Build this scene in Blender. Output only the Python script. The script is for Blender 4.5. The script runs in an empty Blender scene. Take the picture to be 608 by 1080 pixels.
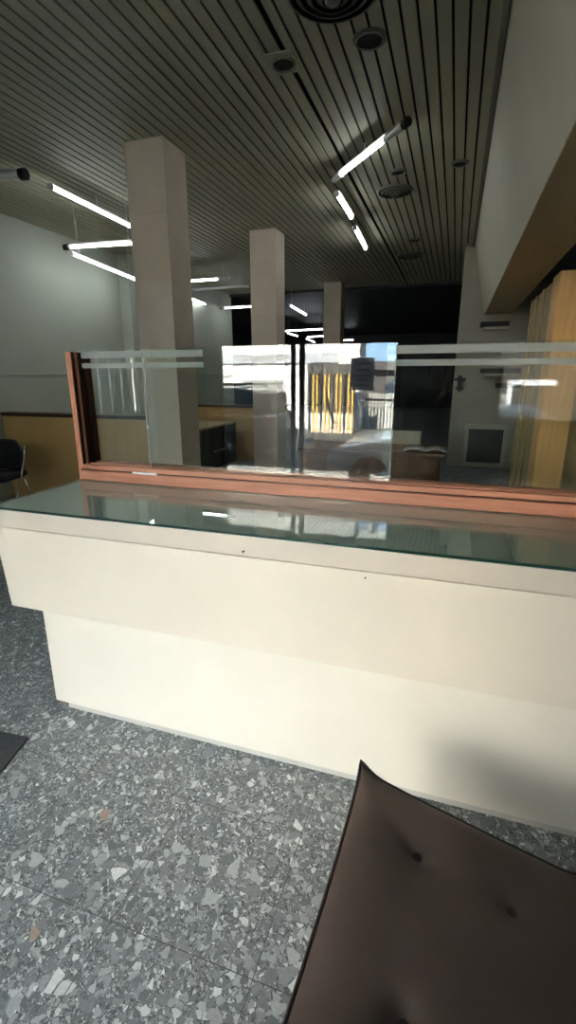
import bpy, bmesh, math, random
from mathutils import Vector, Matrix
R = math.radians
random.seed(7)
C = bpy.context.scene.collection
sc = bpy.context.scene

# ------------------------------------------------------------------ camera, world, sun, exposure
EYE = Vector((0, 0, 1.6))
YAW, PITCH = 18.5, 15.8
cd = bpy.data.cameras.new('camera'); cam = bpy.data.objects.new('camera', cd); C.objects.link(cam)
cam.location = EYE
cam.rotation_euler = (R(90 - PITCH), R(0.1), R(YAW))
cd.sensor_fit = 'VERTICAL'; cd.sensor_height = 24.0; cd.lens = 24.0 * 510.0 / 1080.0
cd.clip_start = 0.03; cd.clip_end = 300
sc.camera = cam

w = bpy.data.worlds.new('sky'); sc.world = w; w.use_nodes = True
wn = w.node_tree.nodes; wl = w.node_tree.links
bg = wn['Background']
tc = wn.new('ShaderNodeTexCoord'); sx = wn.new('ShaderNodeSeparateXYZ'); rp = wn.new('ShaderNodeValToRGB')
wl.new(tc.outputs['Generated'], sx.inputs[0]); wl.new(sx.outputs['Z'], rp.inputs[0]); wl.new(rp.outputs[0], bg.inputs[0])
rp.color_ramp.elements[0].color = (0.74, 0.86, 1.0, 1); rp.color_ramp.elements[0].position = 0.0
rp.color_ramp.elements[1].color = (0.55, 0.72, 0.98, 1); rp.color_ramp.elements[1].position = 0.6
bg.inputs[1].default_value = 6.0
sd = bpy.data.lights.new('sun', 'SUN'); sun = bpy.data.objects.new('sun', sd); C.objects.link(sun)
sd.energy = 125.0; sd.angle = R(0.6); sd.color = (1.0, 0.93, 0.82)
sun.rotation_euler = (R(-48), 0, R(14)); sun.location = (0, 10, 20)

sc.view_settings.view_transform = 'Standard'; sc.view_settings.look = 'None'
sc.view_settings.exposure = 0.0; sc.view_settings.gamma = 1.0; sc.view_settings.use_curve_mapping = False
TUBE = 22.0
cy = sc.cycles
cy.max_bounces = 10; cy.diffuse_bounces = 5; cy.glossy_bounces = 6; cy.transmission_bounces = 6
cy.transparent_max_bounces = 32; cy.sample_clamp_indirect = 60.0; cy.caustics_reflective = False; cy.caustics_refractive = False

# ------------------------------------------------------------------ pixel helper (photograph 608x1080) used while laying things out
def ray(px, py):
    f = Vector((-math.sin(R(YAW)) * math.cos(R(PITCH)), math.cos(R(YAW)) * math.cos(R(PITCH)), -math.sin(R(PITCH))))
    r = Vector((math.cos(R(YAW)), math.sin(R(YAW)), 0)); u = r.cross(f)
    return f + r * ((px - 304) / 510.0) - u * ((py - 540) / 510.0)
def at_z(px, py, z):
    d = ray(px, py); return EYE + d * ((z - EYE.z) / d.z)
def at_y(px, py, y):
    d = ray(px, py); return EYE + d * (y / d.y)

# ------------------------------------------------------------------ materials
def new_mat(name):
    m = bpy.data.materials.new(name); m.use_nodes = True
    nt = m.node_tree; return m, nt.nodes, nt.links, nt.nodes['Principled BSDF']
def mat(name, col, rough=0.6, var=0.0, scale=8.0, metal=0.0, spec=0.5, bump=0.0, bscale=60.0, stretch=None, coat=0.0):
    m, n, l, p = new_mat(name)
    p.inputs['Base Color'].default_value = (*col, 1); p.inputs['Roughness'].default_value = rough
    p.inputs['Metallic'].default_value = metal; p.inputs['Specular IOR Level'].default_value = spec
    p.inputs['Coat Weight'].default_value = coat
    t = n.new('ShaderNodeTexCoord'); mp = n.new('ShaderNodeMapping'); l.new(t.outputs['Object'], mp.inputs[0])
    if stretch: mp.inputs['Scale'].default_value = stretch
    if var:
        nz = n.new('ShaderNodeTexNoise'); nz.inputs['Scale'].default_value = scale; nz.inputs['Detail'].default_value = 5
        l.new(mp.outputs[0], nz.inputs['Vector'])
        rm = n.new('ShaderNodeValToRGB'); l.new(nz.outputs['Fac'], rm.inputs[0])
        rm.color_ramp.elements[0].position = 0.3; rm.color_ramp.elements[1].position = 0.7
        rm.color_ramp.elements[0].color = (*[c * (1 - var) for c in col], 1)
        rm.color_ramp.elements[1].color = (*[min(1, c * (1 + var)) for c in col], 1)
        l.new(rm.outputs[0], p.inputs['Base Color'])
    if bump:
        nb = n.new('ShaderNodeTexNoise'); nb.inputs['Scale'].default_value = bscale; nb.inputs['Detail'].default_value = 3
        l.new(mp.outputs[0], nb.inputs['Vector'])
        b = n.new('ShaderNodeBump'); b.inputs['Strength'].default_value = bump; b.inputs['Distance'].default_value = 0.004
        l.new(nb.outputs['Fac'], b.inputs['Height']); l.new(b.outputs[0], p.inputs['Normal'])
    return m
def emit(name, col, s):
    m = bpy.data.materials.new(name); m.use_nodes = True; n = m.node_tree.nodes; n.clear()
    e = n.new('ShaderNodeEmission'); o = n.new('ShaderNodeOutputMaterial')
    e.inputs[0].default_value = (*col, 1); e.inputs[1].default_value = s
    m.node_tree.links.new(e.outputs[0], o.inputs[0]); return m
def glass(name, tint=(1, 1, 1), ior=1.5, rough=0.0):
    # clear sheet glass: transmitted light passes straight, each face reflects by Fresnel
    m = bpy.data.materials.new(name); m.use_nodes = True; n = m.node_tree.nodes; l = m.node_tree.links; n.clear()
    tr = n.new('ShaderNodeBsdfTransparent'); tr.inputs[0].default_value = (*tint, 1)
    gl = n.new('ShaderNodeBsdfGlossy'); gl.inputs['Roughness'].default_value = rough
    g = n.new('ShaderNodeNewGeometry'); mx = n.new('ShaderNodeMix')
    l.new(g.outputs['Backfacing'], mx.inputs[0]); mx.inputs[2].default_value = ior; mx.inputs[3].default_value = 1.0 / ior
    fr = n.new('ShaderNodeFresnel'); l.new(mx.outputs[0], fr.inputs['IOR'])
    ms = n.new('ShaderNodeMixShader'); o = n.new('ShaderNodeOutputMaterial')
    l.new(fr.outputs[0], ms.inputs[0]); l.new(tr.outputs[0], ms.inputs[1]); l.new(gl.outputs[0], ms.inputs[2]); l.new(ms.outputs[0], o.inputs[0])
    return m
def frosted(name, col, alpha):
    m = bpy.data.materials.new(name); m.use_nodes = True; n = m.node_tree.nodes; l = m.node_tree.links; n.clear()
    tr = n.new('ShaderNodeBsdfTransparent'); df = n.new('ShaderNodeBsdfDiffuse'); df.inputs[0].default_value = (*col, 1)
    tl = n.new('ShaderNodeBsdfTranslucent'); tl.inputs[0].default_value = (*col, 1)
    a = n.new('ShaderNodeMixShader'); a.inputs[0].default_value = 0.4; l.new(df.outputs[0], a.inputs[1]); l.new(tl.outputs[0], a.inputs[2])
    b = n.new('ShaderNodeMixShader'); b.inputs[0].default_value = alpha; l.new(tr.outputs[0], b.inputs[1]); l.new(a.outputs[0], b.inputs[2])
    o = n.new('ShaderNodeOutputMaterial'); l.new(b.outputs[0], o.inputs[0]); return m

def terrazzo():
    m, n, l, p = new_mat('terrazzo')
    t = n.new('ShaderNodeTexCoord')
    nz = n.new('ShaderNodeTexNoise'); nz.inputs['Scale'].default_value = 16; nz.inputs['Detail'].default_value = 3
    l.new(t.outputs['Object'], nz.inputs['Vector'])
    off = n.new('ShaderNodeVectorMath'); off.operation = 'MULTIPLY_ADD'; off.inputs[1].default_value = (.035, .035, 0); l.new(nz.outputs['Color'], off.inputs[0]); l.new(t.outputs['Object'], off.inputs[2])
    def layer(scale, keep, edge, rnd=1.0):
        v = n.new('ShaderNodeTexVoronoi'); v.voronoi_dimensions = '2D'; v.inputs['Scale'].default_value = scale; v.inputs['Randomness'].default_value = rnd
        e = n.new('ShaderNodeTexVoronoi'); e.voronoi_dimensions = '2D'; e.feature = 'DISTANCE_TO_EDGE'; e.inputs['Scale'].default_value = scale; e.inputs['Randomness'].default_value = rnd
        l.new(off.outputs[0], v.inputs['Vector']); l.new(off.outputs[0], e.inputs['Vector'])
        s = n.new('ShaderNodeSeparateColor'); l.new(v.outputs['Color'], s.inputs[0])
        k = n.new('ShaderNodeMath'); k.operation = 'LESS_THAN'; k.inputs[1].default_value = keep; l.new(s.outputs[0], k.inputs[0])
        g = n.new('ShaderNodeMath'); g.operation = 'GREATER_THAN'; g.inputs[1].default_value = edge; l.new(e.outputs['Distance'], g.inputs[0])
        a = n.new('ShaderNodeMath'); a.operation = 'MULTIPLY'; l.new(k.outputs[0], a.inputs[0]); l.new(g.outputs[0], a.inputs[1])
        cr = n.new('ShaderNodeValToRGB'); l.new(s.outputs[1], cr.inputs[0])
        el = cr.color_ramp.elements
        el[0].position = 0.0; el[0].color = (.15, .165, .172, 1); el[1].position = 1.0; el[1].color = (.80, .83, .82, 1)
        q = el.new(.55); q.color = (.27, .29, .298, 1)
        q = el.new(.86); q.color = (.50, .53, .53, 1)
        return a.outputs[0], cr.outputs[0]
    base = n.new('ShaderNodeRGB'); base.outputs[0].default_value = (.10, .11, .117, 1)
    cur = base.outputs[0]
    for sc_, keep, edge in ((180, .8, .12), (92, .62, .10), (50, .42, .09), (27, .17, .07)):
        f, c = layer(sc_, keep, edge)
        mx = n.new('ShaderNodeMix'); mx.data_type = 'RGBA'; l.new(f, mx.inputs[0]); l.new(cur, mx.inputs[6]); l.new(c, mx.inputs[7]); cur = mx.outputs[2]
    # one or two warm chips come from a sparse layer
    f, c = layer(27, .003, .1)
    mx = n.new('ShaderNodeMix'); mx.data_type = 'RGBA'; l.new(f, mx.inputs[0]); l.new(cur, mx.inputs[6]); mx.inputs[7].default_value = (.42, .31, .24, 1); cur = mx.outputs[2]
    # tile joints
    sp = n.new('ShaderNodeSeparateXYZ'); l.new(t.outputs['Object'], sp.inputs[0])
    js = []
    for ax, ph in (('X', -.39), ('Y', .85)):
        a = n.new('ShaderNodeMath'); a.operation = 'SUBTRACT'; a.inputs[1].default_value = ph - .467 * 20 - .2335; l.new(sp.outputs[ax], a.inputs[0])
        b = n.new('ShaderNodeMath'); b.operation = 'MODULO'; b.inputs[1].default_value = .467; l.new(a.outputs[0], b.inputs[0])
        c_ = n.new('ShaderNodeMath'); c_.operation = 'SUBTRACT'; c_.inputs[1].default_value = .2335; l.new(b.outputs[0], c_.inputs[0])
        d = n.new('ShaderNodeMath'); d.operation = 'ABSOLUTE'; l.new(c_.outputs[0], d.inputs[0])
        e = n.new('ShaderNodeMath'); e.operation = 'LESS_THAN'; e.inputs[1].default_value = .0014; l.new(d.outputs[0], e.inputs[0]); js.append(e.outputs[0])
    mxx = n.new('ShaderNodeMath'); mxx.operation = 'MAXIMUM'; l.new(js[0], mxx.inputs[0]); l.new(js[1], mxx.inputs[1])
    mx = n.new('ShaderNodeMix'); mx.data_type = 'RGBA'; l.new(mxx.outputs[0], mx.inputs[0]); l.new(cur, mx.inputs[6]); mx.inputs[7].default_value = (.085, .09, .095, 1)
    fn_ = n.new('ShaderNodeTexNoise'); fn_.inputs['Scale'].default_value = 90; fn_.inputs['Detail'].default_value = 4; l.new(off.outputs[0], fn_.inputs['Vector'])
    fr_ = n.new('ShaderNodeMapRange'); fr_.inputs[3].default_value = .56; fr_.inputs[4].default_value = 1.08; l.new(fn_.outputs['Fac'], fr_.inputs[0])
    ml = n.new('ShaderNodeVectorMath'); ml.operation = 'SCALE'; l.new(mx.outputs[2], ml.inputs[0]); l.new(fr_.outputs[0], ml.inputs['Scale'])
    l.new(ml.outputs[0], p.inputs['Base Color']); p.inputs['Roughness'].default_value = .5; p.inputs['Specular IOR Level'].default_value = .4
    return m
def wood(name, a, b, axis='X', scale=5.0, rough=.4):
    m, n, l, p = new_mat(name)
    t = n.new('ShaderNodeTexCoord'); mp = n.new('ShaderNodeMapping'); l.new(t.outputs['Object'], mp.inputs[0])
    mp.inputs['Scale'].default_value = {'X': (.6, 9, 9), 'Y': (9, .6, 9), 'Z': (9, 9, .6)}[axis]
    nz = n.new('ShaderNodeTexNoise'); nz.inputs['Scale'].default_value = scale; nz.inputs['Detail'].default_value = 6; nz.inputs['Distortion'].default_value = .4
    l.new(mp.outputs[0], nz.inputs['Vector'])
    rm = n.new('ShaderNodeValToRGB'); l.new(nz.outputs['Fac'], rm.inputs[0])
    rm.color_ramp.elements[0].position = .3; rm.color_ramp.elements[1].position = .7
    rm.color_ramp.elements[0].color = (*a, 1); rm.color_ramp.elements[1].color = (*b, 1)
    l.new(rm.outputs[0], p.inputs['Base Color']); p.inputs['Roughness'].default_value = rough
    return m

M = dict(
    floor=terrazzo(),
    cream=mat('cream laminate', (.71, .67, .595), .45, .03, 3.0),
    fascia=mat('darker cream fascia', (.69, .63, .545), .45, .03, 3.0),  # slightly darker and pinker than the cream of the base
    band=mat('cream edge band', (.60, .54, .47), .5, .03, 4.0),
    plinth=mat('grey plinth', (.50, .49, .46), .5, .05),
    under=mat('counter top laminate', (.60, .68, .60), .5, .04, 4.0),
    redwood=wood('varnished reddish wood', (.40, .165, .10), (.54, .245, .155)),
    redwoodz=wood('varnished reddish wood upright', (.50, .20, .11), (.64, .29, .17), 'Z'),
    shade_darkwood=wood('channel shade and dark wood', (.05, .017, .012), (.085, .028, .018), 'Z'),  # groove shade put into the colour; also used for dark chair legs
    slat=mat('olive grey ceiling boards', (.44, .42, .30), .6, .08, 6, stretch=(1, .2, 1)),
    vent=mat('dark grey vent metal', (.17, .165, .13), .5),
    black=mat('black paint', (.012, .012, .012), .6),
    void=mat('ceiling void', (.008, .008, .007), .8),
    wall=mat('grey green wall paint', (.45, .475, .40), .7, .03, 2),
    wallgrey=mat('grey beige wall paint', (.40, .38, .32), .7, .06, 2.5),
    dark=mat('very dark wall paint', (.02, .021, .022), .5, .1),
    ochre=mat('ochre wainscot', (.78, .51, .21), .6, .05, 3),
    rail=wood('dark dado rail', (.05, .022, .014), (.075, .03, .02)),
    beam=mat('cream beam paint', (.56, .52, .41), .7, .03, 2),
    soffit=mat('soffit with bounce tint', (.62, .45, .25), .7, .04, 2),
    column=mat('beige column cladding', (.78, .65, .53), .7, .05, 5, bump=.1),
    yellow=wood('yellow wood panel', (.78, .45, .16), (.90, .57, .23), 'Z', 3),
    olive=wood('olive wood panel', (.34, .26, .13), (.42, .33, .17), 'Z', 3),
    tan=wood('tan wood panel', (.45, .32, .14), (.52, .38, .18), 'Z', 3),
    brown=wood('brown desk wood', (.16, .085, .045), (.23, .125, .065), 'X', 3),
    metal=mat('brushed aluminium', (.62, .63, .63), .35, metal=1.0),
    lampbody=mat('pale lamp housing', (.72, .72, .70), .4),
    chrome=mat('chrome', (.8, .8, .8), .12, metal=1.0),
    cloth=mat('black upholstery', (.014, .014, .016), .75, bump=.1),
    leather=mat('dark brown velvet', (.082, .060, .050), .75, .14, 5, bump=.12, bscale=260, spec=.35),
    seam=mat('brown piping', (.030, .019, .017), .6),
    mat=mat('dark door mat', (.035, .04, .045), .9, .15, 60, bump=.4, bscale=200),
    clear=glass('clear pane', (.955, .975, .962)),
    clear2=glass('shop window glass', (.97, .98, .975)),
    sheet=glass('greenish glass sheet', (.955, .98, .968), 1.6),
    edge=mat('green glass edge', (.012, .045, .036), .15),
    frost=frosted('frosted band', (.62, .66, .64), .5),
    frame=mat('dark shop frame', (.03, .03, .032), .4),
    asphalt=mat('asphalt', (.055, .057, .06), .9, .1, 3),
    pave=mat('pale pavement', (.15, .155, .16), .8, .08, 3),
    white=mat('white facade', (.82, .82, .80), .8, .02, 1),
    upper=mat('grey upper facade', (.78, .80, .80), .8, .03, 1),
    signgrey=mat('pale grey sign band', (.50, .53, .58), .7),
    shutter=mat('grey roller shutter', (.30, .31, .32), .6),
    blueglass=mat('blue facade', (.27, .45, .68), .35),
    darkbrick=mat('dark brick', (.016, .015, .014), .8, .2, 6),
    roofdark=mat('dark roof sheet', (.09, .085, .085), .8),
    carsilver=mat('silver car paint', (.12, .14, .135), .35, metal=.4, coat=.3),
    carwhite=mat('white car paint', (.78, .80, .82), .3, coat=.4),
    carglass=mat('dark car glass', (.02, .03, .035), .08),
    tyre=mat('tyre rubber', (.015, .015, .015), .8),
    redlens=mat('red tail lamp', (.45, .03, .02), .25),
    gold=mat('yellow fence bars', (.85, .52, .10), .5),
    paper=frosted('paper notice', (.60, .62, .66), .88),
    ink=mat('dark print', (.05, .06, .09), .7),
    letter=mat('white lettering', (.80, .80, .78), .6),
    vinyl=frosted('white window vinyl', (.9, .9, .87), .97),
    papers=mat('grey paper', (.48, .48, .46), .6, .1, 20),
    green=mat('leaf green', (.05, .12, .04), .5, .3, 20),
    skin=mat('skin', (.45, .27, .19), .5), hair=mat('dark hair', (.015, .012, .01), .4),
    shirt=mat('dark shirt', (.03, .03, .035), .8), trousers=mat('dark trousers', (.025, .028, .04), .8),
)

# ------------------------------------------------------------------ mesh helpers
class MB:
    def __init__(s): s.bm = bmesh.new()
    def box(s, x0, x1, y0, y1, z0, z1):
        vs = [s.bm.verts.new((x, y, z)) for x in (x0, x1) for y in (y0, y1) for z in (z0, z1)]
        for f in ((0, 1, 3, 2), (4, 6, 7, 5), (0, 4, 5, 1), (2, 3, 7, 6), (0, 2, 6, 4), (1, 5, 7, 3)):
            s.bm.faces.new([vs[i] for i in f])
        return s
    def cyl(s, a, b, r, r2=None, seg=16):
        a = Vector(a); b = Vector(b); d = b - a; L = d.length
        m = Matrix.Translation((a + b) / 2) @ d.to_track_quat('Z', 'Y').to_matrix().to_4x4()
        bmesh.ops.create_cone(s.bm, cap_ends=True, segments=seg, radius1=r, radius2=r if r2 is None else r2, depth=L, matrix=m); return s
    def tube(s, pts, r, seg=8):
        pts = [Vector(p) for p in pts]; rings = []
        for i, p in enumerate(pts):
            t = (pts[min(i + 1, len(pts) - 1)] - pts[max(i - 1, 0)]).normalized()
            a = t.orthogonal().normalized() if abs(t.z) > .9 else t.cross(Vector((0, 0, 1))).normalized()
            b = t.cross(a)
            rings.append([s.bm.verts.new(p + a * r * math.cos(k * 2 * math.pi / seg) + b * r * math.sin(k * 2 * math.pi / seg)) for k in range(seg)])
        for i in range(len(rings) - 1):
            for k in range(seg):
                s.bm.faces.new((rings[i][k], rings[i][(k + 1) % seg], rings[i + 1][(k + 1) % seg], rings[i + 1][k]))
        s.bm.faces.new(rings[0][::-1]); s.bm.faces.new(rings[-1]); return s
    def prism(s, prof, axis, a, b):
        # prof: 2D outline; axis 'X': (y,z) 'Y': (x,z) 'Z': (x,y)
        def P(u, v, t): return {'X': (t, u, v), 'Y': (u, t, v), 'Z': (u, v, t)}[axis]
        A = [s.bm.verts.new(P(u, v, a)) for u, v in prof]; B = [s.bm.verts.new(P(u, v, b)) for u, v in prof]
        s.bm.faces.new(A); s.bm.faces.new(B[::-1])
        for i in range(len(prof)):
            j = (i + 1) % len(prof); s.bm.faces.new((A[i], B[i], B[j], A[j]))
        return s
    def ellip(s, c, rx, ry, rz, u=16, v=10):
        m = Matrix.Translation(c) @ Matrix.Diagonal((rx, ry, rz, 1))
        bmesh.ops.create_uvsphere(s.bm, u_segments=u, v_segments=v, radius=1, matrix=m); return s
    def build(s, name, m, parent=None, bevel=0.0, smooth=False, seg=2, subd=0):
        bmesh.ops.recalc_face_normals(s.bm, faces=s.bm.faces)
        me = bpy.data.meshes.new(name); s.bm.to_mesh(me); s.bm.free()
        me.materials.append(m)
        o = bpy.data.objects.new(name, me); C.objects.link(o)
        if smooth:
            for p in me.polygons: p.use_smooth = True
        if bevel:
            b = o.modifiers.new('bevel', 'BEVEL'); b.width = bevel; b.segments = seg; b.limit_method = 'ANGLE'; b.angle_limit = R(35)
        if subd:
            q = o.modifiers.new('subd', 'SUBSURF'); q.levels = subd; q.render_levels = subd
        if parent: attach(o, parent)
        return o
def attach(o, parent):
    o.parent = parent
    p = parent; loc = Vector((0, 0, 0))
    if p.type == 'EMPTY': loc = p.location
    o.matrix_parent_inverse = Matrix.Translation(-loc)
def tag(o, label, cat, group=None, kind=None):
    o['label'] = label; o['category'] = cat
    if group: o['group'] = group
    if kind: o['kind'] = kind
    return o
def thing(name, loc, label, cat, group=None):
    o = bpy.data.objects.new(name, None); C.objects.link(o); o.location = loc; o.empty_display_size = .1
    return tag(o, label, cat, group)
def struct(o, label=None, cat=None):
    o['kind'] = 'structure'
    if label: o['label'] = label
    if cat: o['category'] = cat
    return o
B = lambda *a: MB().box(*a)

# ------------------------------------------------------------------ room shell
H = 3.6; YF = -1.6; YW = 9.2          # ceiling height, shopfront plane
XL, XR = -5.7, 3.2
struct(B(XL - 4.6, XR + .2, YF - .1, 26.2, -.12, 0).build('floor', M['floor']), 'grey terrazzo floor with pale stone chips and thin joints', 'floor')
# slatted ceiling
c = MB()
p = .0952; x = .085
while x > XL:
    c.box(x - (.055 if -1.17 < x < -1.075 else .078), x, YF, 12.3, H, H + .014); x -= p
ce = c.build('ceiling', M['slat'])
struct(ce, 'olive grey slatted board ceiling with dark gaps', 'ceiling')
struct(B(XL - 4.6, XR + .2, YF, 26, H + .06, H + .2).build('ceiling', M['void']), 'dark void above the ceiling boards', 'ceiling')
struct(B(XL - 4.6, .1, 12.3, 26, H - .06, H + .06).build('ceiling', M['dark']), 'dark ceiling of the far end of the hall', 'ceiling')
# left wall, with trim, far recess
struct(B(XL - .15, XL, YF, 12.4, 0, H + .1).build('wall_left', M['wall']), 'grey green painted wall on the left', 'wall')
struct(B(XL, XL + .012, YF, 12.4, 1.60, 1.635).build('trim_1', M['wall'], bevel=.003), 'thin horizontal trim on the left wall', 'trim')
struct(B(XL, XL + .22, 7.75, 8.15, 0, H).build('trim_2', M['wall'], bevel=.004), 'shallow pilaster on the left wall', 'trim')
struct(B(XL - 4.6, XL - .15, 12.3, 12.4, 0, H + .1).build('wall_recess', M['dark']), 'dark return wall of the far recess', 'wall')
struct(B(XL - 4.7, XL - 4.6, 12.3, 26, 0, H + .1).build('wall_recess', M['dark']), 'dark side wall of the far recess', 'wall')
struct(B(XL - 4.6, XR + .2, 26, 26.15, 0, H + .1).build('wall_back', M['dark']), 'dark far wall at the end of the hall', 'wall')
struct(B(XR, XR + .15, YF, 26, 0, H + .1).build('wall_right', M['wallgrey']), 'grey beige wall on the right', 'wall')
# grey wall facing us beneath the beam end
struct(B(-.03, XR, YW, YW + .2, 0, H + .06).build('wall_middle', M['wallgrey'], bevel=.004), 'grey beige cross wall beneath the end of the beam', 'wall')
# beam
bm = MB().prism([(.105, H + .06), (.36, 2.56), (.78, 2.56), (.86, 2.75), (.86, H + .06)], 'Y', YF, YW).build('beam', M['beam'], bevel=.006)
bm.data.materials.append(M['soffit'])  # underside coloured tan for warm light bounced off the yellow wood
for f in bm.data.polygons:
    if f.normal.z < -.6: f.material_index = 1
struct(bm, 'deep cream beam with underside tinted for warm bounce light at upper right', 'beam')
struct(B(.075, .115, YF, YW, H - .012, H + .03).build('trim_3', M['vent'], bevel=.003), 'dark strip standing for the open gap between slats and beam', 'trim')  # the darkness of the gap is in the strip's colour
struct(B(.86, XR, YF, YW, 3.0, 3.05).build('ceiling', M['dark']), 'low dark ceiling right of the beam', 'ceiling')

# wood partition on the right, ending in a yellow post
g = 2.42
struct(B(.775, .83, 5.35, 6.75, 0, g).build('wall_partition', M['olive'], bevel=.004), 'olive wood side of the partition at right', 'wall')
q = MB()
for yy in (5.75, 6.2, 6.55): q.box(.758, .775, yy, yy + .07, 0, g)
struct(q.build('trim_4', M['tan'], bevel=.004), 'vertical mouldings on the olive partition side', 'trim')
struct(B(.770, 1.015, 5.0, 5.35, 0, g + .03).build('wall_post', M['yellow'], bevel=.006), 'yellow wood post at the partition corner', 'post')
struct(B(1.015, 1.05, 5.04, 5.35, 0, g + .01).build('trim_5', M['tan'], bevel=.004), 'tan edge strip beside the yellow post', 'trim')
struct(B(1.05, XR, 5.12, 5.22, 0, g).build('wall_panel', M['tan'], bevel=.003), 'tan wood panel right of the yellow post', 'wall')

# low ochre walls with dark rail
def low_wall(x0, x1, y, z, lab):
    struct(B(x0, x1, y, y + .12, 0, z - .045).build('wall_low', M['ochre']), lab, 'wall')
    struct(B(x0, x1, y - .02, y + .14, z - .045, z).build('trim_6', M['rail'], bevel=.004), 'dark wooden rail along the top, ' + lab, 'rail')
low_wall(XL, -3.1, 5.0, 1.135, 'near low ochre wall behind the black chairs')
low_wall(XL, -3.4, 8.8, 1.045, 'far low ochre wall behind the dark desk')

# columns
def column(y, lab, d=.38):
    root = thing('column', (-2.79, y + d / 2, 0), lab, 'column', 'square columns of the hall'); root['kind'] = 'structure'
    z = 0; zs = [0, .78, 1.34, 1.90, 2.46, 3.02, H]
    m = MB()
    for a, b in zip(zs, zs[1:]):
        m.box(-2.99, -2.59, y, y + d, a + (.002 if a else 0), b - .002 if b < H else b)
    m.box(-2.984, -2.596, y + .006, y + d - .006, 0.0, H)
    m.build('column_cladding', M['column'], root)
column(4.32, 'nearest square beige column, behind the left end of the glass screen')
column(7.2, 'middle square beige column, second from the counter')
column(11.5, 'farthest square column, third from the counter', .4)

# shopfront wall with openings (behind the viewer, seen mirrored in the panes)
sw = MB()
holes = [(-5.35, -3.95), (-2.98, -.62), (.45, 1.35)]
xs = XL
for a, b in holes:
    sw.box(xs, a, YF - .12, YF, 0, 2.6); xs = b
sw.box(xs, XR, YF - .12, YF, 0, 2.6)
sw.box(XL, XR, YF - .12, YF, 2.6, H + .2)
sw.box(-5.35, -3.95, YF - .12, YF, 0, .12)
sw.box(.45, 1.35, YF - .12, YF, 0, 1.05); sw.box(.45, 1.35, YF - .12, YF, 1.95, 2.6)
struct(sw.build('wall_front', M['wallgrey']), 'shopfront wall on the street side', 'wall')
struct(B(XL - 4.6, XR + 4, YF - .30, YF - .12, 2.75, 7.5).build('wall_street', M['upper']), 'upper street front of the shop building', 'wall')
def shop_window(i, x0, x1, z0, z1, lab):
    f = B(x0, x1, YF - .07, YF - .03, z0, z0 + .06); f.box(x0, x1, YF - .07, YF - .03, z1 - .06, z1)
    for xx in (x0, x1 - .05): f.box(xx, xx + .05, YF - .07, YF - .03, z0 + .06, z1 - .06)
    o = struct(f.build('window_%d' % i, M['frame']), lab, 'window')
    pn = B(x0 + .05, x1 - .05, YF - .053, YF - .047, z0 + .06, z1 - .06).build('pane', M['clear2'], o)
    return o
w1 = shop_window(1, -2.98, -1.92, 0, 2.6, 'shop window beside the glass door')
d1 = MB()
for xx in (-1.86, -.68): d1.box(xx, xx + .06, YF - .07, YF - .03, 0, 2.6)
d1.box(-1.8, -.68, YF - .07, YF - .03, 0, .06); d1.box(-1.8, -.68, YF - .07, YF - .03, 2.54, 2.6)
d1o = struct(d1.build('door_1', M['frame']), 'glass shop door with a dark frame', 'door')
B(-1.8, -.68, YF - .053, YF - .047, .06, 2.54).build('pane', M['clear2'], d1o)
MB().tube([(-1.50, YF - .03, 1.42), (-1.49, YF + .05, 1.38), (-1.45, YF + .06, 1.2), (-1.40, YF - .03, 1.02)], .016).build('door_handle', M['frame'], d1o, smooth=True)
w2 = shop_window(2, -5.35, -3.95, .12, 2.6, 'shop window behind vertical blinds')
w3 = shop_window(3, .45, 1.35, 1.05, 1.95, 'narrow shop window with lettering')

# ------------------------------------------------------------------ street
struct(B(-40, 30, YF - 1.7, YF - .1, -.42, -.14).build('floor_pavement', M['pave']), 'pale pavement outside the shop', 'pavement')
struct(B(-60, 50, -60, YF - 1.7, -.5, -.3).build('floor_street', M['asphalt']), 'asphalt street outside the shop', 'street')
def text(s, name, loc, size, m, parent, ex=.01, rot=(R(90), 0, R(180))):
    cu = bpy.data.curves.new(name, 'FONT'); cu.body = s; cu.size = size; cu.extrude = ex; cu.align_x = 'CENTER'; cu.align_y = 'CENTER'
    o = bpy.data.objects.new(name, cu); me = None
    C.objects.link(o); bpy.context.view_layer.update()
    me = bpy.data.meshes.new_from_object(o.evaluated_get(bpy.context.evaluated_depsgraph_get()))
    C.objects.unlink(o); bpy.data.objects.remove(o)
    o = bpy.data.objects.new(name, me); me.materials.clear(); me.materials.append(m); C.objects.link(o)
    o.location = loc; o.rotation_euler = rot
    if parent: attach(o, parent)
    return o
b = thing('building', (-6, -13, -.3), 'white building across the street with grey roller shutter and sign band', 'building')
B(-13, -3.2, -14.2, -13, -.3, 5.2).build('facade', M['white'], b)
B(-13, -3.2, -14.2, -13.1, 5.2, 10).build('upper_wall', M['upper'], b)
B(-9.4, -4.0, -13.0, -12.93, 2.02, 2.36).build('sign_band', M['signgrey'], b)
text('VIALPANDO', 'sign_lettering', (-6.75, -12.92, 2.19), .34, M['shutter'], b)
m = MB()
for k in range(10): m.box(-7.6, -6.0, -13.0 if k % 2 else -12.99, -12.96, .0 + k * .145, .13 + k * .145)
m.build('roller_shutter', M['shutter'], b)
for xx in (-8.5, -5.45):
    wo = B(xx, xx + .6, -13, -12.95, .75, 1.25).build('window', M['upper'], b)
    for k in range(4): B(xx + .06 + k * .14, xx + .10 + k * .14, -12.95, -12.93, .75, 1.25).build('window_bar', M['white'], wo)
for xx in (-8.35, -5.7):
    MB().tube([(xx + .3 * math.cos(a * math.pi / 10), -12.9, 1.85 - .22 * math.sin(a * math.pi / 10)) for a in range(0, 11)], .02).build('wall_bracket', M['upper'], b)
tb = thing('tower_block', (-4, -32, -.3), 'blue glazed tower block with white window grid', 'building')
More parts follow.
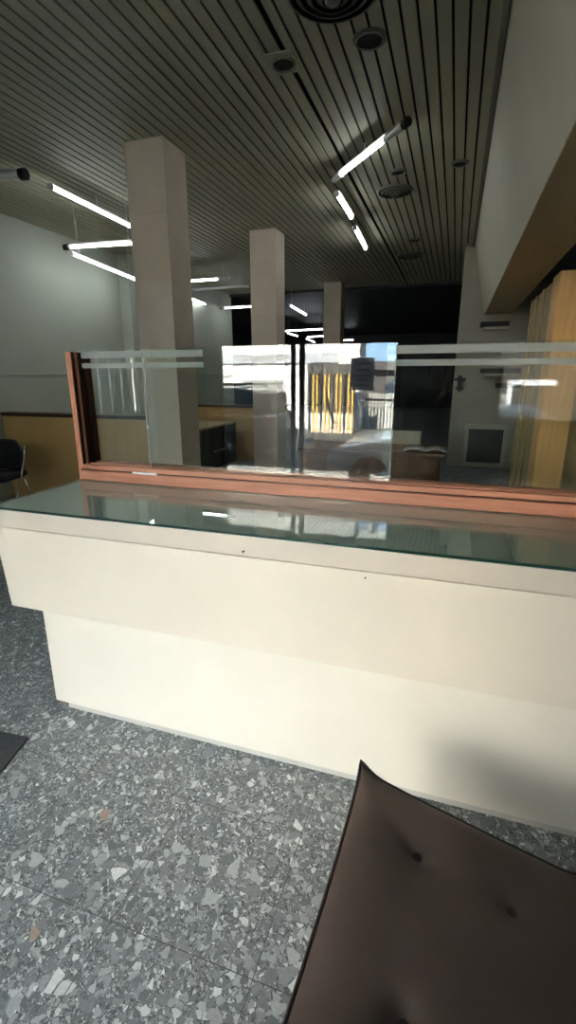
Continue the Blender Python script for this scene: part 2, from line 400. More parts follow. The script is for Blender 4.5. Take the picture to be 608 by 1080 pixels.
B(-16, 8, -40, -32, -.3, 26).build('facade', M['blueglass'], tb)
m = MB()
for k in range(9): m.box(-16, 8, -32.0, -31.9, 5.6 + k * 2.2, 6.3 + k * 2.2)
for k in range(17): m.box(-16 + k * 1.5, -15.7 + k * 1.5, -32.0, -31.88, 5.6, 26)
m.build('window_grid', M['white'], tb)
hs = thing('house', (-1.6, -24, -.3), 'low white gabled house behind the fence', 'building')
MB().prism([(-3.6, -.3), (-3.6, 1.1), (-2.5, 1.9), (-1.4, 1.1), (-1.4, -.3)], 'Y', -26, -23).build('facade', M['white'], hs)
B(-7.2, 2, -28, -27, -.3, 2.4).build('shed_wall', M['roofdark'], hs)
B(-7.4, 2, -28.2, -26.6, 1.9, 2.25).build('roof', M['roofdark'], hs)
br = thing('building', (5, -15, -.3), 'unseen dark brick building added across the street to the right', 'building')
B(-.2, 16, -22, -15, -.3, 9).build('facade', M['darkbrick'], br)  # added to keep bright sky out of the narrow window's reflection
gf = thing('gate_frame', (2, -11.5, -.3), 'pale gate post with a level bar standing in the street', 'gate')
B(1.46, 1.60, -11.56, -11.44, -.3, 1.46).build('gate_post', M['signgrey'], gf)
B(1.60, 2.75, -11.56, -11.44, 1.30, 1.46).build('gate_bar', M['signgrey'], gf)
# fence with yellow bars and its grey continuation
fn = thing('fence', (-4, -11.5, -.3), 'tall fence of yellow upright bars along the street', 'fence')
B(-4.75, -3.15, -12.0, -11.9, 1.62, 1.95).build('fence_header', M['roofdark'], fn)
for k in range(12):
    xx = -4.7 + k * .135; B(xx, xx + .05, -11.93, -11.88, -.3, 1.62).build('fence_bar', M['gold'] if k % 3 else M['frame'], fn)
B(-4.75, -3.15, -11.98, -11.95, .35, 1.62).build('fence_panel', M['roofdark'], fn)
B(-4.75, -3.15, -11.95, -11.93, -.3, .35).build('fence_panel', M['upper'], fn)
f2 = thing('fence', (-1.6, -14, -.3), 'long grey picket fence right of the yellow bars', 'fence')
m = MB()
for k in range(40): m.box(-3.1 + k * .12, -3.03 + k * .12, -14.0, -13.96, -.3, .95)
m.build('fence_pickets', M['papers'], f2)
B(-3.1, 1.7, -13.96, -13.93, .7, .76).build('fence_rail', M['frame'], f2)

def car(name, origin, prof_body, prof_cab, width, paint, label, wheels, rear_x, lights=True):
    x0, y0, z0 = origin      # near side plane y0, going to y0-width; z0 ground
    t = thing(name, (x0 + 2, y0 - width / 2, z0), label, 'car')
    MB().prism([(x0 + u, z0 + v) for u, v in prof_body], 'Y', y0, y0 - width).build('body', paint, t, bevel=.07, seg=3, smooth=True)
    MB().prism([(x0 + u, z0 + v) for u, v in prof_cab], 'Y', y0 - .10, y0 - width + .10).build('cabin', paint, t, bevel=.06, seg=3, smooth=True)
    for u, r in wheels:
        for s in (0, 1):
            ya = y0 + .012 if s == 0 else y0 - width - .012; yb = ya - .2 if s == 0 else ya + .2
            wv = MB().cyl((x0 + u, ya, z0 + r), (x0 + u, yb, z0 + r), r, seg=28).build('wheel', M['tyre'], t, bevel=.02)
            h = MB().cyl((x0 + u, ya + (.012 if s == 0 else -.012), z0 + r), (x0 + u, ya - (.02 if s == 0 else -.02), z0 + r), r * .2, seg=14)
            for k in range(8):
                an = k * math.pi / 4; rr = r * .62
                h.cyl((x0 + u, ya + (.008 if s == 0 else -.008), z0 + r), (x0 + u + rr * math.cos(an), ya + (.008 if s == 0 else -.008), z0 + r + rr * math.sin(an)), .022, seg=6)
            h.build('wheel_rim', M['chrome'], wv)
    return t
sx0 = -8.35; sy = -5.6; sz = -.3
suv = car('suv', (sx0, sy, sz),
          [(.0, .35), (.0, .85), (.15, 1.0), (1.1, 1.08), (4.45, 1.08), (4.58, .95), (4.6, .45), (4.5, .32), (.1, .3)],
          [(1.0, 1.05), (1.75, 1.58), (2.1, 1.64), (3.9, 1.62), (4.15, 1.58), (4.5, 1.05)], 1.8, M['carsilver'],
          'silver estate car with roof rails parked across from the shop', [(.9, .35), (3.65, .35)], 4.6)
gl = MB().prism([(sx0 + 1.35, sz + 1.14), (sx0 + 1.82, sz + 1.5), (sx0 + 3.45, sz + 1.5), (sx0 + 3.6, sz + 1.14)], 'Y', sy - .085, sy - .12)
gl.build('side_window', M['carglass'], suv)
MB().prism([(sy - .28, sz + 1.12), (sy - .36, sz + 1.52), (sy - 1.44, sz + 1.52), (sy - 1.52, sz + 1.12)], 'X', sx0 + 4.12, sx0 + 4.5).build('rear_window', M['carglass'], suv, bevel=.03)
B(sx0 + 4.5, sx0 + 4.615, sy - .02, sy - .2, sz + .8, sz + 1.02).build('tail_lamp', M['redlens'], suv, bevel=.02)
B(sx0 + 4.5, sx0 + 4.615, sy - 1.6, sy - 1.78, sz + .8, sz + 1.02).build('tail_lamp', M['redlens'], suv, bevel=.02)
B(sx0 + 4.45, sx0 + 4.68, sy - .03, sy - 1.77, sz + .38, sz + .62).build('bumper', M['frame'], suv, bevel=.04)
for yy in (sy - .22, sy - 1.56):
    MB().tube([(sx0 + 1.95, yy, sz + 1.62), (sx0 + 2.1, yy, sz + 1.70), (sx0 + 3.8, yy, sz + 1.69), (sx0 + 3.98, yy, sz + 1.6)], .022).build('roof_rail', M['frame'], suv)
s2 = -1.95; y2 = -3.5
sed = car('sedan', (s2, y2, -.3),
          [(.0, .3), (-.02, .55), (.12, .72), (1.15, .93), (4.1, .98), (4.3, .9), (4.3, .35), (4.2, .25), (.1, .22)],
          [(1.0, .9), (1.85, 1.36), (2.2, 1.42), (3.2, 1.40), (4.0, .95)], 1.7, M['carwhite'],
          'white saloon car parked close to the shop door', [(.72, .31), (3.4, .31)], 4.3)
MB().prism([(s2 + 1.45, .68), (s2 + 1.93, .98), (s2 + 3.1, .99), (s2 + 3.5, .70)], 'Y', y2 - .085, y2 - .12).build('side_window', M['carglass'], sed)
MB().tube([(s2 + 1.0, y2 - .3, .66), (s2 + 1.2, y2 - .8, .68), (s2 + 1.3, y2 - .9, .7)], .012).build('wiper', M['frame'], sed)

# ------------------------------------------------------------------ counter
Y1, Y2 = 1.555, 1.6
ct = thing('counter', (-.2, 1.9, 0), 'long cream service counter with overhanging front and grey plinth', 'counter')
XA, XB = -1.945, 1.9
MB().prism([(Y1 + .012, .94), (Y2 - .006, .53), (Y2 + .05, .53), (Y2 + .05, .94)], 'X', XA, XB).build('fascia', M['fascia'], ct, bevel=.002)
MB().prism([(Y1, 1.028), (Y1 + .016, .942), (Y1 + .06, .942), (Y1 + .06, 1.028)], 'X', XA, XB).build('edge_band', M['band'], ct, bevel=.002)
B(XA + .002, XB, Y2 + .05, 2.32, .53, 1.0).build('carcass', M['cream'], ct, bevel=.003)
B(XA + .001, XB, Y1 + .004, 2.32, 1.0285, 1.0315).build('worktop', M['under'], ct, bevel=.002)
B(-1.765, XB, Y2, 2.25, .035, .53).build('base', M['cream'], ct, bevel=.003)
B(-1.70, XB, Y2 + .012, 2.2, .0, .035).build('plinth', M['plinth'], ct)
gs = B(XA, XB, Y1 - .004, 2.14, 1.032, 1.040).build('glass_sheet', M['sheet'])
tag(gs, 'greenish glass sheet lying on the counter top', 'glass sheet')
B(XA, XB, Y1 - .0055, Y1 - .0042, 1.031, 1.041).build('glass_edge', M['edge'], gs)
# two small screw plugs on the fascia
for k, (px, py) in enumerate(((256, 582), (385, 610))):
    P = at_y(px, py, Y1)
    MB().cyl((P.x, Y1 - .002, P.z), (P.x, Y1 + .008, P.z), .0035 if k == 0 else .0022, seg=12).build('screw_plug', M['frame'], ct)

# ------------------------------------------------------------------ glass screen on the counter
scn = thing('glass_screen', (-.2, 2.2, 1.04), 'reddish wood framed sliding glass screen standing on the counter', 'screen')
B(-1.95, -1.936, 2.15, 2.30, 1.04, 1.72).build('post', M['redwoodz'], scn, bevel=.002)
for ya, yb in ((2.15, 2.158), (2.192, 2.203), (2.262, 2.30)):
    B(-1.936, -1.918, ya, yb, 1.10, 1.72).build('post_fin', M['shade_darkwood'] if ya > 2.25 else M['redwoodz'], scn, bevel=.0015)
for ya, yb in ((2.158, 2.192), (2.203, 2.262)):
    B(-1.936, -1.932, ya, yb, 1.10, 1.7195).build('channel', M['shade_darkwood'], scn)  # channel floors darkened in colour for the shade inside
B(-1.95, XB, 2.148, 2.30, 1.04, 1.095).build('bottom_rail', M['redwood'], scn, bevel=.004)
rl = MB()
for ya, yb in ((2.15, 2.172), (2.205, 2.217), (2.255, 2.298)): rl.box(-1.918, XB, ya, yb, 1.103, 1.128)
rl.build('track_lip', M['redwood'], scn, bevel=.003)
B(-1.918, XB, 2.165, 2.26, 1.095, 1.104).build('track_groove', M['shade_darkwood'], scn)
def pane(x0, x1, y, strips):
    o = B(x0, x1, y, y + .006, 1.106, 1.732).build('pane', M['clear'], scn)
    if strips:
        for za, zb in ((1.688, 1.722), (1.638, 1.664)):
            B(x0 + .003, x1 - .003, y - .0012, y - .0004, za, zb).build('frosted_band', M['frost'], o)
    return o
pane(-1.925, -1.185, 2.235, True)
p2 = pane(-1.50, -.25, 2.186, False)
pane(-.29, XB, 2.235, True)
for xx in (-1.5035, -.2495): B(xx, xx + .003, 2.185, 2.193, 1.106, 1.732).build('polished_edge', M['frost'], p2)
B(-1.507, -1.497, 2.178, 2.196, 1.33, 1.352).build('pull_clip', M['letter'], p2, bevel=.003)
B(-1.60, -1.445, 2.146, 2.160, 1.094, 1.106).build('slider_shoe', M['letter'], p2, bevel=.003)

# ------------------------------------------------------------------ ceiling fittings
def lamp(a, b, z, lit=(0.0, 1.0), on=True, r=.019, lab='', cap=True):
    A = at_z(*a, z) if len(a) == 2 else Vector(a); Bv = at_z(*b, z) if len(b) == 2 else Vector(b)
    d = Bv - A; L = d.length; u = d / L
    t = thing('tube_lamp', (A + Bv) / 2, lab, 'lamp', 'fluorescent tube lamps under the ceiling')
    a0, b0 = A + u * L * lit[0], A + u * L * lit[1]
    MB().cyl(a0, b0, r, seg=14).build('tube', M_TUBE if on else M['lampbody'], t, smooth=False)
    s = B(-.01, .01, -.01, .01, -.01, .01); s.bm.clear()
    up = Vector((0, 0, r + .008))
    s.cyl(A + up, Bv + up, .014, seg=8)
    side = u.cross(Vector((0, 0, 1))).normalized() * (r + .018); hi = Vector((0, 0, r + .012)); lo = Vector((0, 0, r - .004))
    for e0 in (1,):
        qs = [s.bm.verts.new(P_ + k_ * side + z_) for P_ in (A, Bv) for k_, z_ in ((-1, lo), (-.5, hi), (.5, hi), (1, lo), (.5, hi + Vector((0, 0, .006))), (-.5, hi + Vector((0, 0, .006))))]
        for i_ in range(6): s.bm.faces.new((qs[i_], qs[(i_ + 1) % 6], qs[6 + (i_ + 1) % 6], qs[6 + i_]))
    s.build('spine', M['lampbody'], t)
    for P, Q in ((A - u * .03, a0), (b0, Bv + u * .03)):
        MB().cyl(P, Q, r + .010, seg=14).build('socket', M['lampbody'], t)
    if cap:
        MB().cyl(Bv + u * .03, Bv + u * .10, r + .016, seg=14).build('end_cap', M['black'], t, bevel=.006)
    if z < H - .06 and z > 3.3:
        m_ = (A + Bv) / 2
        MB().cyl(m_ + up, Vector((m_.x, m_.y, H)), .008, seg=6).build('hanger', M['lampbody'], t)
    else:
        for fr in (.1, .9):
            m_ = A + d * fr; MB().cyl(m_ + up, Vector((m_.x, m_.y, H)), .003, seg=6).build('hanger', M['lampbody'], t)
M_TUBE = emit('lit tube', (.90, .97, 1.0), TUBE)
lamp((354, 189), (424, 134), 3.5, (.12, .80), lab='large diagonal tube lamp with dark end cap right of centre on ceiling')
lamp((356, 205), (371, 229), 3.5, cap=False, lab='short tube lamp just below the large diagonal lamp')
lamp((375, 241), (386, 262), 3.5, cap=False, lab='second short tube lamp below the large diagonal lamp')
lamp((141, 240), (55, 197), 3.45, cap=False, lab='upper slanting tube lamp left of the nearest column')
lamp((143, 256), (75, 260), 3.15, lab='level tube lamp left of the nearest column, above the lowest slanting one')
lamp((76, 267), (142, 294), 3.15, cap=False, lab='lower slanting tube lamp left of the nearest column')
lamp((190, 297), (241, 293.5), 3.3, (0, .8), cap=False, lab='level tube lamp between the first two columns, topmost')
lamp((190, 307), (261, 302), 3.3, on=False, cap=False, r=.014, lab='unlit thin tube lamp between the first two columns')
lamp((190, 310), (222, 323), 3.2, cap=False, lab='slanting tube lamp just right of the nearest column')
lamp((270, 323), (231, 325), 3.2, (0, .82), cap=False, lab='level tube lamp left of the middle column, lowest')
lamp((306, 322), (323, 332), 3.2, cap=False, lab='slanting tube lamp right of the middle column')
lamp((302, 349), (341, 347), 3.1, cap=False, lab='distant level tube lamp right of the middle column, upper')
lamp((303, 351), (314, 354.5), 3.1, cap=False, lab='distant slanting tube lamp right of the middle column, left')
lamp((325, 355.5), (342, 354.5), 3.1, cap=False, lab='distant level tube lamp left of the farthest column, lower')
lamp((323, 357), (332, 361), 3.1, cap=False, lab='distant slanting tube lamp left of the farthest column, lowest')
lamp((362, 359), (373, 358.6), 3.1, cap=False, lab='distant level tube lamp right of the farthest column')
lamp((-2.3, 1.75, 3.5), (-1.3, 1.2, 3.5), 3.5, cap=False, lab='added unseen tube lamp over the customer side of the counter')  # added out of view to brighten the counter top
lamp((-1.2, 1.05, 3.5), (-1.2, -.1, 3.5), 3.5, cap=False, lab='added unseen tube lamp over the waiting area before the counter')  # second lamp added out of view for the same brightening
lamp((-70, 194), (19, 184), 3.5, on=False, r=.036, lab='unlit tube lamp with black end cap at far left')

def recess(px, py, r, lab, square=True):
    P = at_z(px, py, H)
    t = thing('downlight', P, lab, 'downlight', 'recessed downlights in the slatted ceiling')
    m = MB()
    if square: m.box(P.x - r * 1.25, P.x + r * 1.25, P.y - r * 1.6, P.y + r * 1.6, H - .006, H + .002)
    else: m.cyl((P.x, P.y, H - .006), (P.x, P.y, H + .002), r * 1.25, seg=28)
    m.build('trim_plate', M['slat'] if square else M['vent'], t, bevel=.002)
    m = MB(); n = 28
    m.cyl((P.x, P.y, H - .012), (P.x, P.y, H - .005), r, seg=n).build('baffle', M['black'], t)
    m = MB().tube([(P.x + r * math.cos(k * 2 * math.pi / n), P.y + r * math.sin(k * 2 * math.pi / n), H - .012) for k in range(n + 1)], .008, 6).build('ring', M['vent'], t)
recess(300, 66, .075, 'dark round downlight upper centre, left of the widest ceiling gap')
recess(391, 41, .085, 'dark round downlight near the top, right of centre', False)
recess(486, 172, .07, 'dark round downlight near the beam', False)
recess(421, 181, .07, 'dark round downlight just above the round air vent', False)
recess(437, 253, .08, 'dark round downlight deep in the hall', False)
def vent(px, py, r, lab):
    P = at_z(px, py, H)
    t = thing('air_vent', P, lab, 'vent', 'round ceiling air vents')
    for k, rr in enumerate((1.0, .78, .56, .34)):
        m = MB(); n = 36; ring = []
        R0, R1 = r * rr, r * (rr - .13)
        for q in range(n):
            a = q * 2 * math.pi / n; ca, sa = math.cos(a), math.sin(a)
            ring.append([m.bm.verts.new((P.x + R0 * ca, P.y + R0 * sa, H - .004 - .012 * k)), m.bm.verts.new((P.x + R1 * ca, P.y + R1 * sa, H - .030 - .012 * k)),
                         m.bm.verts.new((P.x + R1 * ca, P.y + R1 * sa, H - .024 - .012 * k)), m.bm.verts.new((P.x + R0 * ca, P.y + R0 * sa, H + .002 - .012 * k))])
        for q in range(n):
            A, Bq = ring[q], ring[(q + 1) % n]
            for i in range(4): m.bm.faces.new((A[i], A[(i + 1) % 4], Bq[(i + 1) % 4], Bq[i]))
        m.build('vent_ring', M['vent'], t, smooth=True)
    MB().ellip((P.x, P.y, H - .06), r * .16, r * .16, .02).build('vent_hub', M['vent'], t, smooth=True)
    MB().cyl((P.x, P.y, H - .002), (P.x, P.y, H + .001), r * .98, seg=36).build('vent_throat', M['black'], t)
vent(417, 201, .20, 'round air vent below the large diagonal lamp')
vent(352, -14, .27, 'round air vent cut by the top edge')
vent(433, 269, .22, 'faint round air vent far back in the ceiling')
# one wider dark gap between the boards
g0 = at_z(304, 50, H)

# ------------------------------------------------------------------ furniture beyond the counter
def visitor_chair(x, y, rz, lab):
    t = thing('chair', (x, y, 0), lab, 'chair'); t.rotation_euler = (0, 0, rz)
    def loc(o): o.parent = t; return o
    n = 14; m = MB(); rows = []
    for j in range(9):
        v = j / 8; row = []
        for i in range(n + 1):
            u = i / n * 2 - 1
            wd = .27 * (1 - .28 * max(0, v - .55) ** 2 * 4) * (1 - .0 * v)
            zz = .50 + .355 * v - (.07 * abs(u) ** 4 * v)
            row.append(m.bm.verts.new((u * wd, .22 + .07 * v - .09 * u * u, zz)))
        rows.append(row)
    for j in range(8):
        for i in range(n): m.bm.faces.new((rows[j][i], rows[j][i + 1], rows[j + 1][i + 1], rows[j + 1][i]))
    o = loc(m.build('backrest', M['cloth'], smooth=True)); s = o.modifiers.new('s', 'SOLIDIFY'); s.thickness = .045
    loc(B(-.26, .26, -.25, .22, .42, .50).build('seat', M['cloth'], bevel=.035, seg=4, smooth=True))
    for sx_ in (-1, 1):
        loc(MB().tube([(sx_ * .262, .20, .78), (sx_ * .272, .13, .60), (sx_ * .275, .05, .47), (sx_ * .30, -.12, .25), (sx_ * .31, -.22, .0)], .011).build('leg', M['chrome'], smooth=True))
        loc(MB().tube([(sx_ * .25, .12, .42), (sx_ * .27, .30, .0)], .011).build('leg', M['chrome'], smooth=True))
visitor_chair(-5.07, 4.25, R(14), 'black upholstered chair with chrome leg at left edge, nearest the screen')

dk = thing('desk', (-4.6, 7.9, 0), 'dark desk with yellowish top behind the nearest column', 'desk')
B(-5.25, -3.92, 7.17, 8.6, .715, .75).build('desk_top', M['tan'], dk, bevel=.004)
B(-3.96, -3.93, 7.2, 8.57, .0, .715).build('side_panel', M['black'], dk)
B(-5.22, -5.19, 7.2, 8.57, .0, .715).build('side_panel', M['black'], dk)
B(-5.19, -3.96, 7.22, 7.25, .12, .715).build('modesty_panel', M['black'], dk)
B(-3.93, -3.915, 7.6, 8.1, .30, .315).build('drawer_handle', M['metal'], dk)

dr = thing('desk', (-.8, 6.0, 0), 'brown wooden desk seen through the middle of the screen', 'desk')
B(-1.75, -.04, 5.62, 6.35, .715, .75).build('desk_top', M['brown'], dr, bevel=.004)
B(-1.70, -.10, 5.68, 5.71, .05, .715).build('front_panel', M['brown'], dr, bevel=.003)
B(-.12, -.09, 5.71, 6.3, .0, .715).build('side_panel', M['brown'], dr)
B(-1.72, -1.69, 5.71, 6.3, .0, .715).build('side_panel', M['brown'], dr)
B(-1.75, -.35, 6.32, 6.37, .75, .92).build('back_panel', M['wallgrey'], dr)
pb = MB(); n = 10; rows = []
for i in range(n + 1):
    u = i / n; hgt = .03 * math.sin(min(1, abs(u - .5) * 2) * math.pi) + .004
    rows.append([pb.bm.verts.new((-.50 + .48 * u, yy, .756 + hgt + (.02 * (u - .8) * 5 if u > .8 else 0) * -1 * .3)) for yy in (5.64, 5.95)])
for i in range(n): pb.bm.faces.new((rows[i][0], rows[i + 1][0], rows[i + 1][1], rows[i][1]))
o = pb.build('open_document', M['papers'], smooth=True); s = o.modifiers.new('s', 'SOLIDIFY'); s.thickness = .006; s.offset = 1
tag(o, 'open grey document lying on the right end of the brown desk', 'document')

# shelves, panel and bracket on the grey cross wall
for (xa, xb, py, k) in ((507, 537, 343, 'topmost'), (524, 546, 369, 'second from the top'), (507, 549, 391.5, 'third from the top, longest'), (523, 549, 407, 'lowest')):
    P = at_y(xa, py, YW - .1); Q = at_y(xb, py, YW - .1)
    xq = min(max(P.x + .05, Q.x), 1.35)
    t = thing('wall_shelf', ((P.x + xq) / 2, YW - .1, P.z), 'dark wall shelf on the grey wall, ' + k + ' of four', 'shelf', 'dark wall shelves on the grey wall')
    B(P.x, xq, YW - .22, YW, P.z - .035, P.z + .035).build('board', M['black'], t, bevel=.003)
    B(P.x + .06, xq, YW - .2, YW, P.z - .085, P.z - .04).build('backing_rail', M['wall'], t, bevel=.003)
P = at_y(491, 447, YW - .05); Q = at_y(537, 449, YW - .05)
t = thing('wall_panel', ((P.x + Q.x) / 2, YW - .05, .1), 'grey framed dark panel low on the grey wall', 'panel')
z1, z0 = P.z, .02
f = B(P.x, Q.x, YW - .07, YW, z1 - .09, z1)
f.box(P.x, P.x + .07, YW - .07, YW, z0, z1 - .09); f.box(Q.x - .07, Q.x, YW - .07, YW, z0, z1 - .09); f.box(P.x + .07, Q.x - .07, YW - .07, YW, z0, z0 + .08)
f.build('panel_frame', M['wall'], t, bevel=.006)
B(P.x + .07, Q.x - .07, YW - .04, YW, z0 + .08, z1 - .09).build('panel_infill', M['frame'], t)
P = at_y(485, 405, YW - .05)
t = thing('wall_ornament', (P.x, YW - .05, P.z), 'small dark arrow shaped ornament on the grey wall', 'ornament')
B(P.x - .09, P.x + .09, YW - .05, YW, P.z + .05, P.z + .09).build('crosspiece', M['frame'], t, bevel=.008)
MB().prism([(P.x - .035, P.z + .13), (P.x + .035, P.z + .13), (P.x + .035, P.z - .06), (P.x + .07, P.z - .06), (P.x, P.z - .14), (P.x - .07, P.z - .06), (P.x - .035, P.z - .06)], 'Y', YW - .06, YW - .01).build('shaft', M['frame'], t, bevel=.006)

# ------------------------------------------------------------------ tufted lounge chair at lower right
lc = thing('lounge_chair', (.18, .8, 0), 'dark brown buttoned lounge chair in the lower right foreground', 'chair')
SX0, SX1, SY0, SY1 = -.17, .46, .42, 1.18
zc = lambda x: .485 - .29 * (x + .16)
btn = [(.01, .995), (.235, .98), (.01, .645), (.235, .63)]
NU, NV = 56, 64
m = MB(); top = []
for i in range(NU + 1):
    u = i / NU; row = []
    for j in range(NV + 1):
        v = j / NV
        eu, ev = min(u, 1 - u), min(v, 1 - v)
        inx = .008 * math.sin(math.pi * v) ** .7; iny = .004 * math.sin(math.pi * u) ** .7
        x = SX0 + (SX1 - SX0) * u; y = SY0 + (SY1 - SY0) * v
        x -= .035 * (1 - u) * (1 - v)
        x += inx * (1 - 2 * u) * (1 if u < .12 or u > .88 else .4); y += iny * (1 - 2 * v) * (1 if v < .12 or v > .88 else .4)
        puff = (1 - math.exp(-eu / .07)) * (1 - math.exp(-ev / .06))
        z = zc(x) - .018 + .043 * puff
        cor = math.hypot(eu * .63, ev * .76)
        z += .034 * math.exp(-(cor / .034) ** 1.5)
        for bx, by in btn:
            d = math.hypot(x - bx, y - by)
            z -= .024 * math.exp(-(d / .026) ** 2) + .016 * math.exp(-(d / .085) ** 2)
            # soft creases joining the buttons
        row.append(m.bm.verts.new((x, y, z)))
    top.append(row)
for i in range(NU):
    for j in range(NV): m.bm.faces.new((top[i][j], top[i + 1][j], top[i + 1][j + 1], top[i][j + 1]))
def rim(i, j): return top[i][j]
loop = [(i, 0) for i in range(NU)] + [(NU, j) for j in range(NV)] + [(i, NV) for i in range(NU, 0, -1)] + [(0, j) for j in range(NV, 0, -1)]
rc = [top[i][j].co.copy() for i, j in loop]
low = [m.bm.verts.new((p_.x + (.145 - p_.x) * .015, p_.y + (.8 - p_.y) * .015, zc(p_.x) - .13)) for p_ in rc]
for k in range(len(loop)):
    k2 = (k + 1) % len(loop); a, b_ = loop[k], loop[k2]
    m.bm.faces.new((top[a[0]][a[1]], low[k], low[k2], top[b_[0]][b_[1]]))
m.bm.faces.new(low)
st = m.build('seat_cushion', M['leather'], lc, smooth=True)
MB().tube([p_ + Vector((0, 0, .001)) for p_ in rc] + [rc[0] + Vector((0, 0, .001))], .0045, 6).build('piping', M['seam'], st, smooth=True)
for bx, by in btn:
    z = zc(bx) - .018 + .043 - .036
    MB().ellip((bx, by, z), .012, .012, .006).build('button', M['seam'], st, smooth=True)
fr = MB().prism([(SX0 + .02, .36), (SX1, .18), (SX1, .12), (SX0 + .02, .30)], 'Y', SY0 + .03, SY1 - .03)
fr.build('seat_frame', M['seam'], lc, bevel=.008)
for xx, zt in ((SX0 + .06, .32), (SX1 - .06, .15)):
    for yy in (SY0 + .07, SY1 - .07):
        MB().cyl((xx, yy, 0), (xx, yy, zt), .014, .020, seg=12).build('leg', M['shade_darkwood'], lc, smooth=True)
MB().prism([(SX1 + .0, .30), (SX1 + .10, .26), (SX1 + .40, .88), (SX1 + .30, .92)], 'Y', SY0, SY1).build('backrest', M['leather'], lc, bevel=.03, seg=3, smooth=True)
B(SX1 - .04, SX1 + .1, SY0 + .05, SY1 - .05, .14, .32).build('back_bracket', M['seam'], lc)

mt = MB().prism([(-2.6, .45), (-1.60, .95), (-1.715, 1.375), (-2.7, 1.30)], 'Z', 0, .012).build('door_mat', M['mat'], bevel=.004)
tag(mt, 'dark grey mat on the terrazzo at the left edge', 'mat')

# ------------------------------------------------------------------ things at the shopfront, mirrored in the screen
nt = thing('paper_notice', (-1.03, YF - .04, 1.7), 'grey printed paper notice taped to the glass shop door', 'notice')
B(-1.21, -.93, YF - .0462, YF - .0455, 1.42, 1.80).build('sheet', M['paper'], nt)
for k, (zz, wd) in enumerate(((1.73, .2), (1.66, .16), (1.59, .22), (1.55, .14), (1.48, .2))):
    B(-1.07 - wd / 2, -1.07 + wd / 2, YF - .0454, YF - .045, zz - .012, zz + .012).build('print_line', M['ink'], nt)
vb = thing('vertical_blind', (-4.7, YF + .06, .5), 'pale vertical blind hanging at the shop window', 'blind')
B(-5.4, -4.0, YF + .03, YF + .08, 2.45, 2.5).build('head_rail', M['letter'], vb)
m = MB()
for k in range(15):
    xx = -5.40 + k * .098
    yo = YF + (.05 if k % 2 else .062); m.box(xx, xx + .091, yo, yo + .002, .12, 2.45)
m.build('blind_slats', frosted('blind fabric', (.78, .84, .80), 1.0), vb)
lt = thing('window_lettering', (1.03, YF - .04, 1.8), 'white lettering on the narrow shop window', 'lettering')
# reads correctly from the street
text('ORO', 'letters', (1.02, YF - .056, 1.77), .10, M['vinyl'], lt, .002, (R(90), 0, 0))
text('CELULAR', 'letters', (1.06, YF - .056, 1.66), .09, M['vinyl'], lt, .002, (R(90), 0, 0))

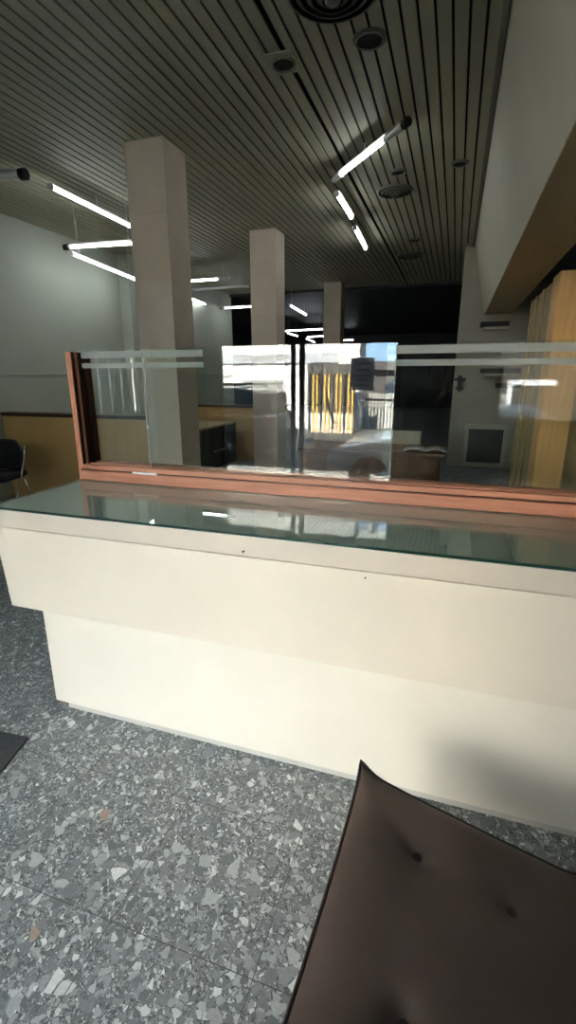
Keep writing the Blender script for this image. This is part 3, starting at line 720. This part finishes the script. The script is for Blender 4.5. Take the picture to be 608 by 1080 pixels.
# ------------------------------------------------------------------ the photographer, mirrored in the screen
def person():
    ox, oy = -.20, -.40
    V = []; E = []
    def v(x, y, z, r): V.append(((x, y, z), r)); return len(V) - 1
    def chain(i, pts):
        for q in pts:
            j = v(*q); E.append((i, j)); i = j
        return i
    pel = v(ox, oy, .95, .125)
    ab = chain(pel, [(ox, oy + .01, 1.08, .118), (ox, oy, 1.24, .135)])
    ch = chain(ab, [(ox + .005, oy - .005, 1.37, .125)])
    nk = chain(ch, [(ox + .02, oy + .01, 1.475, .055), (ox + .03, oy + .03, 1.53, .055)])
    hd = chain(nk, [(ox + .035, oy + .05, 1.59, .078), (ox + .035, oy + .045, 1.65, .092), (ox + .035, oy + .04, 1.70, .07)])
    chain(len(V) - 2, [(ox + .042, oy + .138, 1.615, .016), (ox + .043, oy + .158, 1.605, .011)])
    for s_, wx in ((-1, -.058), (1, .058)):
        sh = chain(ch, [(ox + s_ * .10, oy - .005, 1.405, .075), (ox + s_ * .175, oy, 1.385, .062)])
        el = chain(sh, [(ox + s_ * .205, oy + .07, 1.25, .05), (ox + s_ * .215, oy + .13, 1.135, .044)])
        wr = chain(el, [((ox + s_ * .215 + wx * 2) / 3 + .0, -.20, 1.28, .036), (wx * 1.35, -.10, 1.455, .026)])
        pm = chain(wr, [(wx * 1.28, -.075, 1.50, .026), (wx * 1.18, -.062, 1.535, .024)])
        for k in range(4):
            zz = 1.530 + .023 * k; ln = (.85, 1.0, .95, .75)[3 - k]
            kn = chain(pm, [(wx * 1.12, -.052, zz + .006, .0105)])
            chain(kn, [(wx * 1.00, -.030, zz + .012, .0088), (wx * .88, -.014, zz + .016, .0082), (wx * (.88 - .38 * ln), -.012, zz + .018, .0072)])
        chain(pm, [(wx * 1.05, -.078, 1.555, .012), (wx * .78, -.068, 1.578, .0105), (wx * .52, -.050, 1.592, .0085)])
        hp = chain(pel, [(ox + s_ * .095, oy, .88, .095), (ox + s_ * .105, oy + .015, .70, .078), (ox + s_ * .11, oy + .015, .49, .058)])
        an = chain(hp, [(ox + s_ * .115, oy - .01, .33, .056), (ox + s_ * .12, oy - .03, .09, .040)])
        chain(an, [(ox + s_ * .125, oy + .04, .045, .042), (ox + s_ * .135, oy + .16, .035, .034)])
    me = bpy.data.meshes.new('body'); me.from_pydata([a for a, _ in V], E, [])
    o = bpy.data.objects.new('body', me); C.objects.link(o)
    sk = o.modifiers.new('skin', 'SKIN'); sk.use_smooth_shade = True
    for i, (_, r) in enumerate(V):
        d = me.skin_vertices[0].data[i]; d.radius = (r, r * (.78 if i in (0, 1, 2, 3) else 1)); d.use_root = i == 0
    o.modifiers.new('sub', 'SUBSURF').levels = 2
    bpy.context.view_layer.update()
    m2 = bpy.data.meshes.new_from_object(o.evaluated_get(bpy.context.evaluated_depsgraph_get()))
    bpy.data.objects.remove(o)
    m2.materials.clear()
    for k in ('skin', 'shirt', 'trousers', 'frame'): m2.materials.append(M[k])
    for f in m2.polygons:
        c_ = f.center; f.use_smooth = True
        if c_.z < .085: f.material_index = 3
        elif c_.z < .99: f.material_index = 2
        elif c_.z < 1.475 and not (c_.y > -.155 and c_.z > 1.3): f.material_index = 1
    t = thing('person', (ox, oy, 0), 'person in dark clothes holding up a phone, mirrored in the glass screen', 'person')
    b_ = bpy.data.objects.new('body', m2); C.objects.link(b_); attach(b_, t)
    hc = Vector((ox + .035, oy + .030, 1.675))
    hm = MB().ellip(hc, .094, .104, .098, 28, 20)
    for q in list(hm.bm.verts):
        p_ = q.co - hc
        lim = .035 + max(0, p_.z - .030) * 1.6 - max(0, -p_.z) * .75     # hairline: high over the forehead, behind the ears below
        if p_.y > lim: q.co.y = hc.y + lim; q.co.x = hc.x + p_.x * .9
        if p_.z < -.02 and p_.y < .0: q.co.z = hc.z + p_.z * 1.35
    hm.build('hair', M['hair'], t, smooth=True)
    for s_ in (-1, 1):
        MB().ellip((ox + .038 + s_ * .034, oy + .128, 1.642), .014, .010, .008).build('eye', M['letter'], t, smooth=True)
        MB().ellip((ox + .035 + s_ * .096, oy + .045, 1.625), .012, .022, .034).build('ear', M['skin'], t, smooth=True)
    MB().ellip((ox + .041, oy + .122, 1.572), .026, .010, .007).build('mouth', M['redlens'], t, smooth=True)
person()
ph = B(-.038, .038, -.034, -.024, 1.535, 1.69).build('phone', M['frame'], bevel=.003)
tag(ph, 'dark phone held upright by the person at the counter', 'phone')
